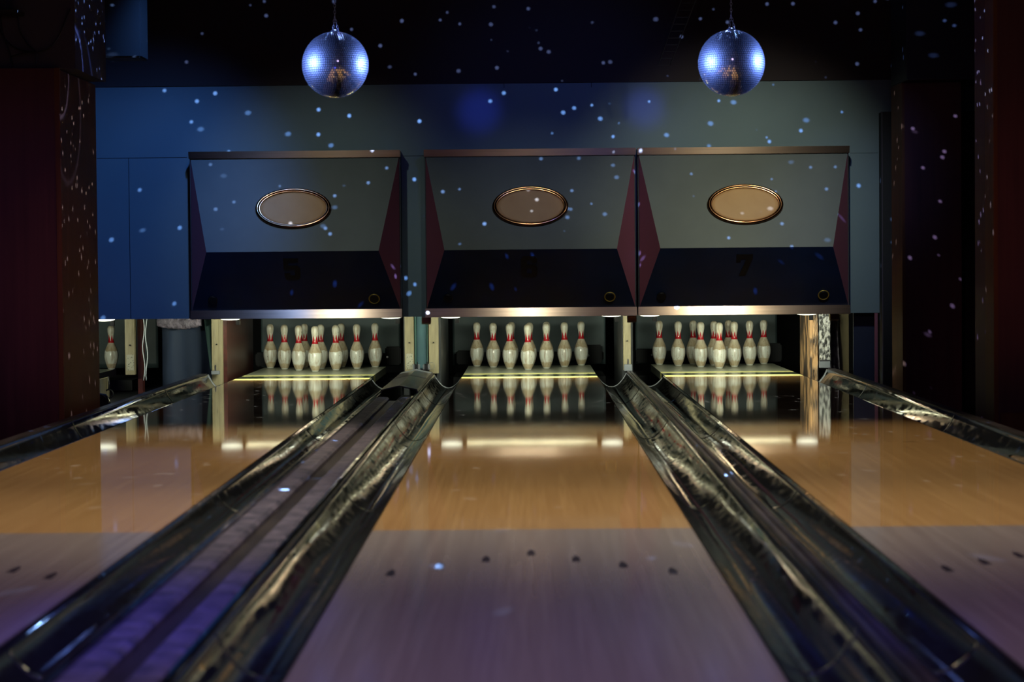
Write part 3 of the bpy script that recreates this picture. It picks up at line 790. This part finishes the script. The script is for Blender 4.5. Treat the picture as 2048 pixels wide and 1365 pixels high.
tag(bx('ceiling_box', M['duct'], None, 2.66, 3.35, 17.0, 17.75, 2.145, 2.95, bev=.006), 'dark boxed duct above the black-looking column', 'duct')

# ------------------------------------------------------------------ mirror balls
def mirror_ball(loc, label, r=.199):
    t = thing('mirror_ball', label, 'mirror ball', loc, 'mirror balls hanging over the lanes')
    bm = nb(); rows = 46; rnd = random.Random(5)
    for i in range(rows):
        a0 = math.pi * (i + .09) / rows - math.pi / 2; a1 = math.pi * (i + .91) / rows - math.pi / 2; am = (a0 + a1) / 2
        n = max(4, int(2 * rows * math.cos(am)))
        for k in range(n):
            p0 = TAU * (k + .09) / n; p1 = TAU * (k + .91) / n; pm = (p0 + p1) / 2
            c = Vector((math.cos(am) * math.cos(pm), math.cos(am) * math.sin(pm), math.sin(am)))
            e = Vector((-math.sin(pm), math.cos(pm), 0)); u = c.cross(e).normalized() * -1
            hx = (p1 - p0) / 2 * math.cos(am) * r; hy = (a1 - a0) / 2 * r
            nn = (c + e * rnd.gauss(0, .007) + u * rnd.gauss(0, .007)).normalized()
            e2 = (e - nn * e.dot(nn)).normalized(); u2 = nn.cross(e2)
            q = [c * r + e2 * sx * hx + u2 * sy * hy for sx, sy in ((-1, -1), (1, -1), (1, 1), (-1, 1))]
            vv = [bm.verts.new(p) for p in q]; bm.faces.new(vv)
    link('mirror_tiles', bm, M['mirror'], t, recalc=False)
    bm = nb(); bmesh.ops.create_uvsphere(bm, u_segments=48, v_segments=24, radius=r * .985); link('core', bm, M['duct'], t, smooth=True)
    bm = nb(); lathe(bm, [(.028, r - .008), (.026, r + .004), (.010, r + .012)], 20); link('top_cap', bm, M['duct'], t, smooth=True)
    z = r + .012
    # forked chain
    bm = nb()
    def links(a, b_, n):
        a = Vector(a); b_ = Vector(b_); d = (b_ - a)
        q = d.to_track_quat('X', 'Z').to_matrix()
        for k in range(n):
            c = a + d * ((k + .5) / n)
            ro = q @ Matrix.Rotation(R_(90) * (k % 2), 3, 'X')
            torus(bm, c, d.length / n * .56, .0022, n=12, k=6, sy=.55, rot=ro)
    links((-.012, 0, z - .01), (-.002, 0, z + .075), 5); links((.022, 0, z - .012), (.0, 0, z + .075), 5)
    links((0, 0, z + .075), (0, 0, 3.35 - loc[2]), 52)
    link('chain', bm, M['metal'], t, smooth=True)
    return t
mirror_ball((-1.147, 14.5, 2.079), 'mirror ball hanging above the gap between the left lane and the middle lane')
mirror_ball((1.221, 14.5, 2.067), 'mirror ball hanging above the right lane')

# ------------------------------------------------------------------ things under the ceiling
t = thing('black_speaker', 'black box with small orange lights hanging above the left column', 'speaker', (-2.75, 16.4, 2.30))
bx('cabinet', M['blackmat'], t, -.13, .14, 0, .3, .0, .85, bev=.01)
bx('mount_arm', M['duct'], t, -.02, .02, .1, .14, .85, 1.05)
for zz in (.30, .27, .245, .20, .18):
    bm = nb(); lathe(bm, [(.006, 0), (.006, .004)], 10); bm.transform(Matrix.Translation((-.137 - .001 * zz, -.002, zz)) @ Matrix.Rotation(R_(90), 4, 'X'))
    link('indicator_light', bm, M['led'], t)
# wall shelf and loose cables on the bulkhead
t = thing('wall_shelf', 'dark shelf on the bulkhead at the upper left corner', 'shelf', (-3.0, 14.16, 2.36))
bx('shelf_board', M['blackmat'], t, -.3, .045, -.12, .10, 0, .02)
bx('shelf_box', M['duct'], t, -.28, -.02, -.08, .08, .02, .16, bev=.006)
CB = [[(-3.13, 2.36), (-3.08, 2.24), (-3.0, 2.16), (-2.88, 2.145), (-2.80, 2.17), (-2.74, 2.25), (-2.68, 2.40)],
      [(-3.09, 2.36), (-3.075, 2.25), (-3.04, 2.16), (-3.02, 2.07)],
      [(-2.985, 2.36), (-2.98, 2.28), (-2.93, 2.19), (-2.87, 2.145), (-2.88, 2.07)],
      [(-3.03, 2.12), (-2.95, 2.14), (-2.87, 2.148)]]
CL = ['long sagging black cable crossing the bulkhead', 'black cable dropping straight from the shelf to the column top', 'curved black cable from the right end of the shelf', 'short black cable joining the sagging cables']
for k, (cp, lb) in enumerate(zip(CB, CL)):
    pts = []
    for a, b_ in zip(cp, cp[1:]):
        for q in range(6): u = q / 6; pts.append((a[0] + (b_[0] - a[0]) * u, 14.235 - .012 * k, a[1] + (b_[1] - a[1]) * u))
    pts.append((cp[-1][0], 14.235 - .012 * k, cp[-1][1]))
    for _ in range(6): pts = [pts[0]] + [tuple((pts[i - 1][j] + pts[i][j] * 2 + pts[i + 1][j]) / 4 for j in range(3)) for i in range(1, len(pts) - 1)] + [pts[-1]]
    bm = nb(); tube(bm, pts, .0045); tag(link('black_cable', bm, M['black'], smooth=True), lb, 'cable')
# slanting perforated cable tray near the right ball
t = thing('cable_tray', 'dark slanting perforated tray under the ceiling left of the right mirror ball', 'cable tray', (0, 0, 0))
A = Vector((.93, 17.2, 2.28)); B = Vector((1.15, 16.2, 2.95)); d = B - A; sd = Vector((1, 0, 0))
bm = nb()
for s in (0, 1):
    o_ = sd * (.085 * s)
    tube(bm, [A + o_, B + o_ * 1.3], .0035, 6)
link('side_wires', bm, M['duct'], t)
bm = nb()
for k in range(16):
    p0 = A + d * (k / 16); tube(bm, [p0, p0 + sd * (.085 + .02 * k / 16)], .0022, 6)
link('cross_wires', bm, M['duct'], t)
bpy.context.view_layer.update()
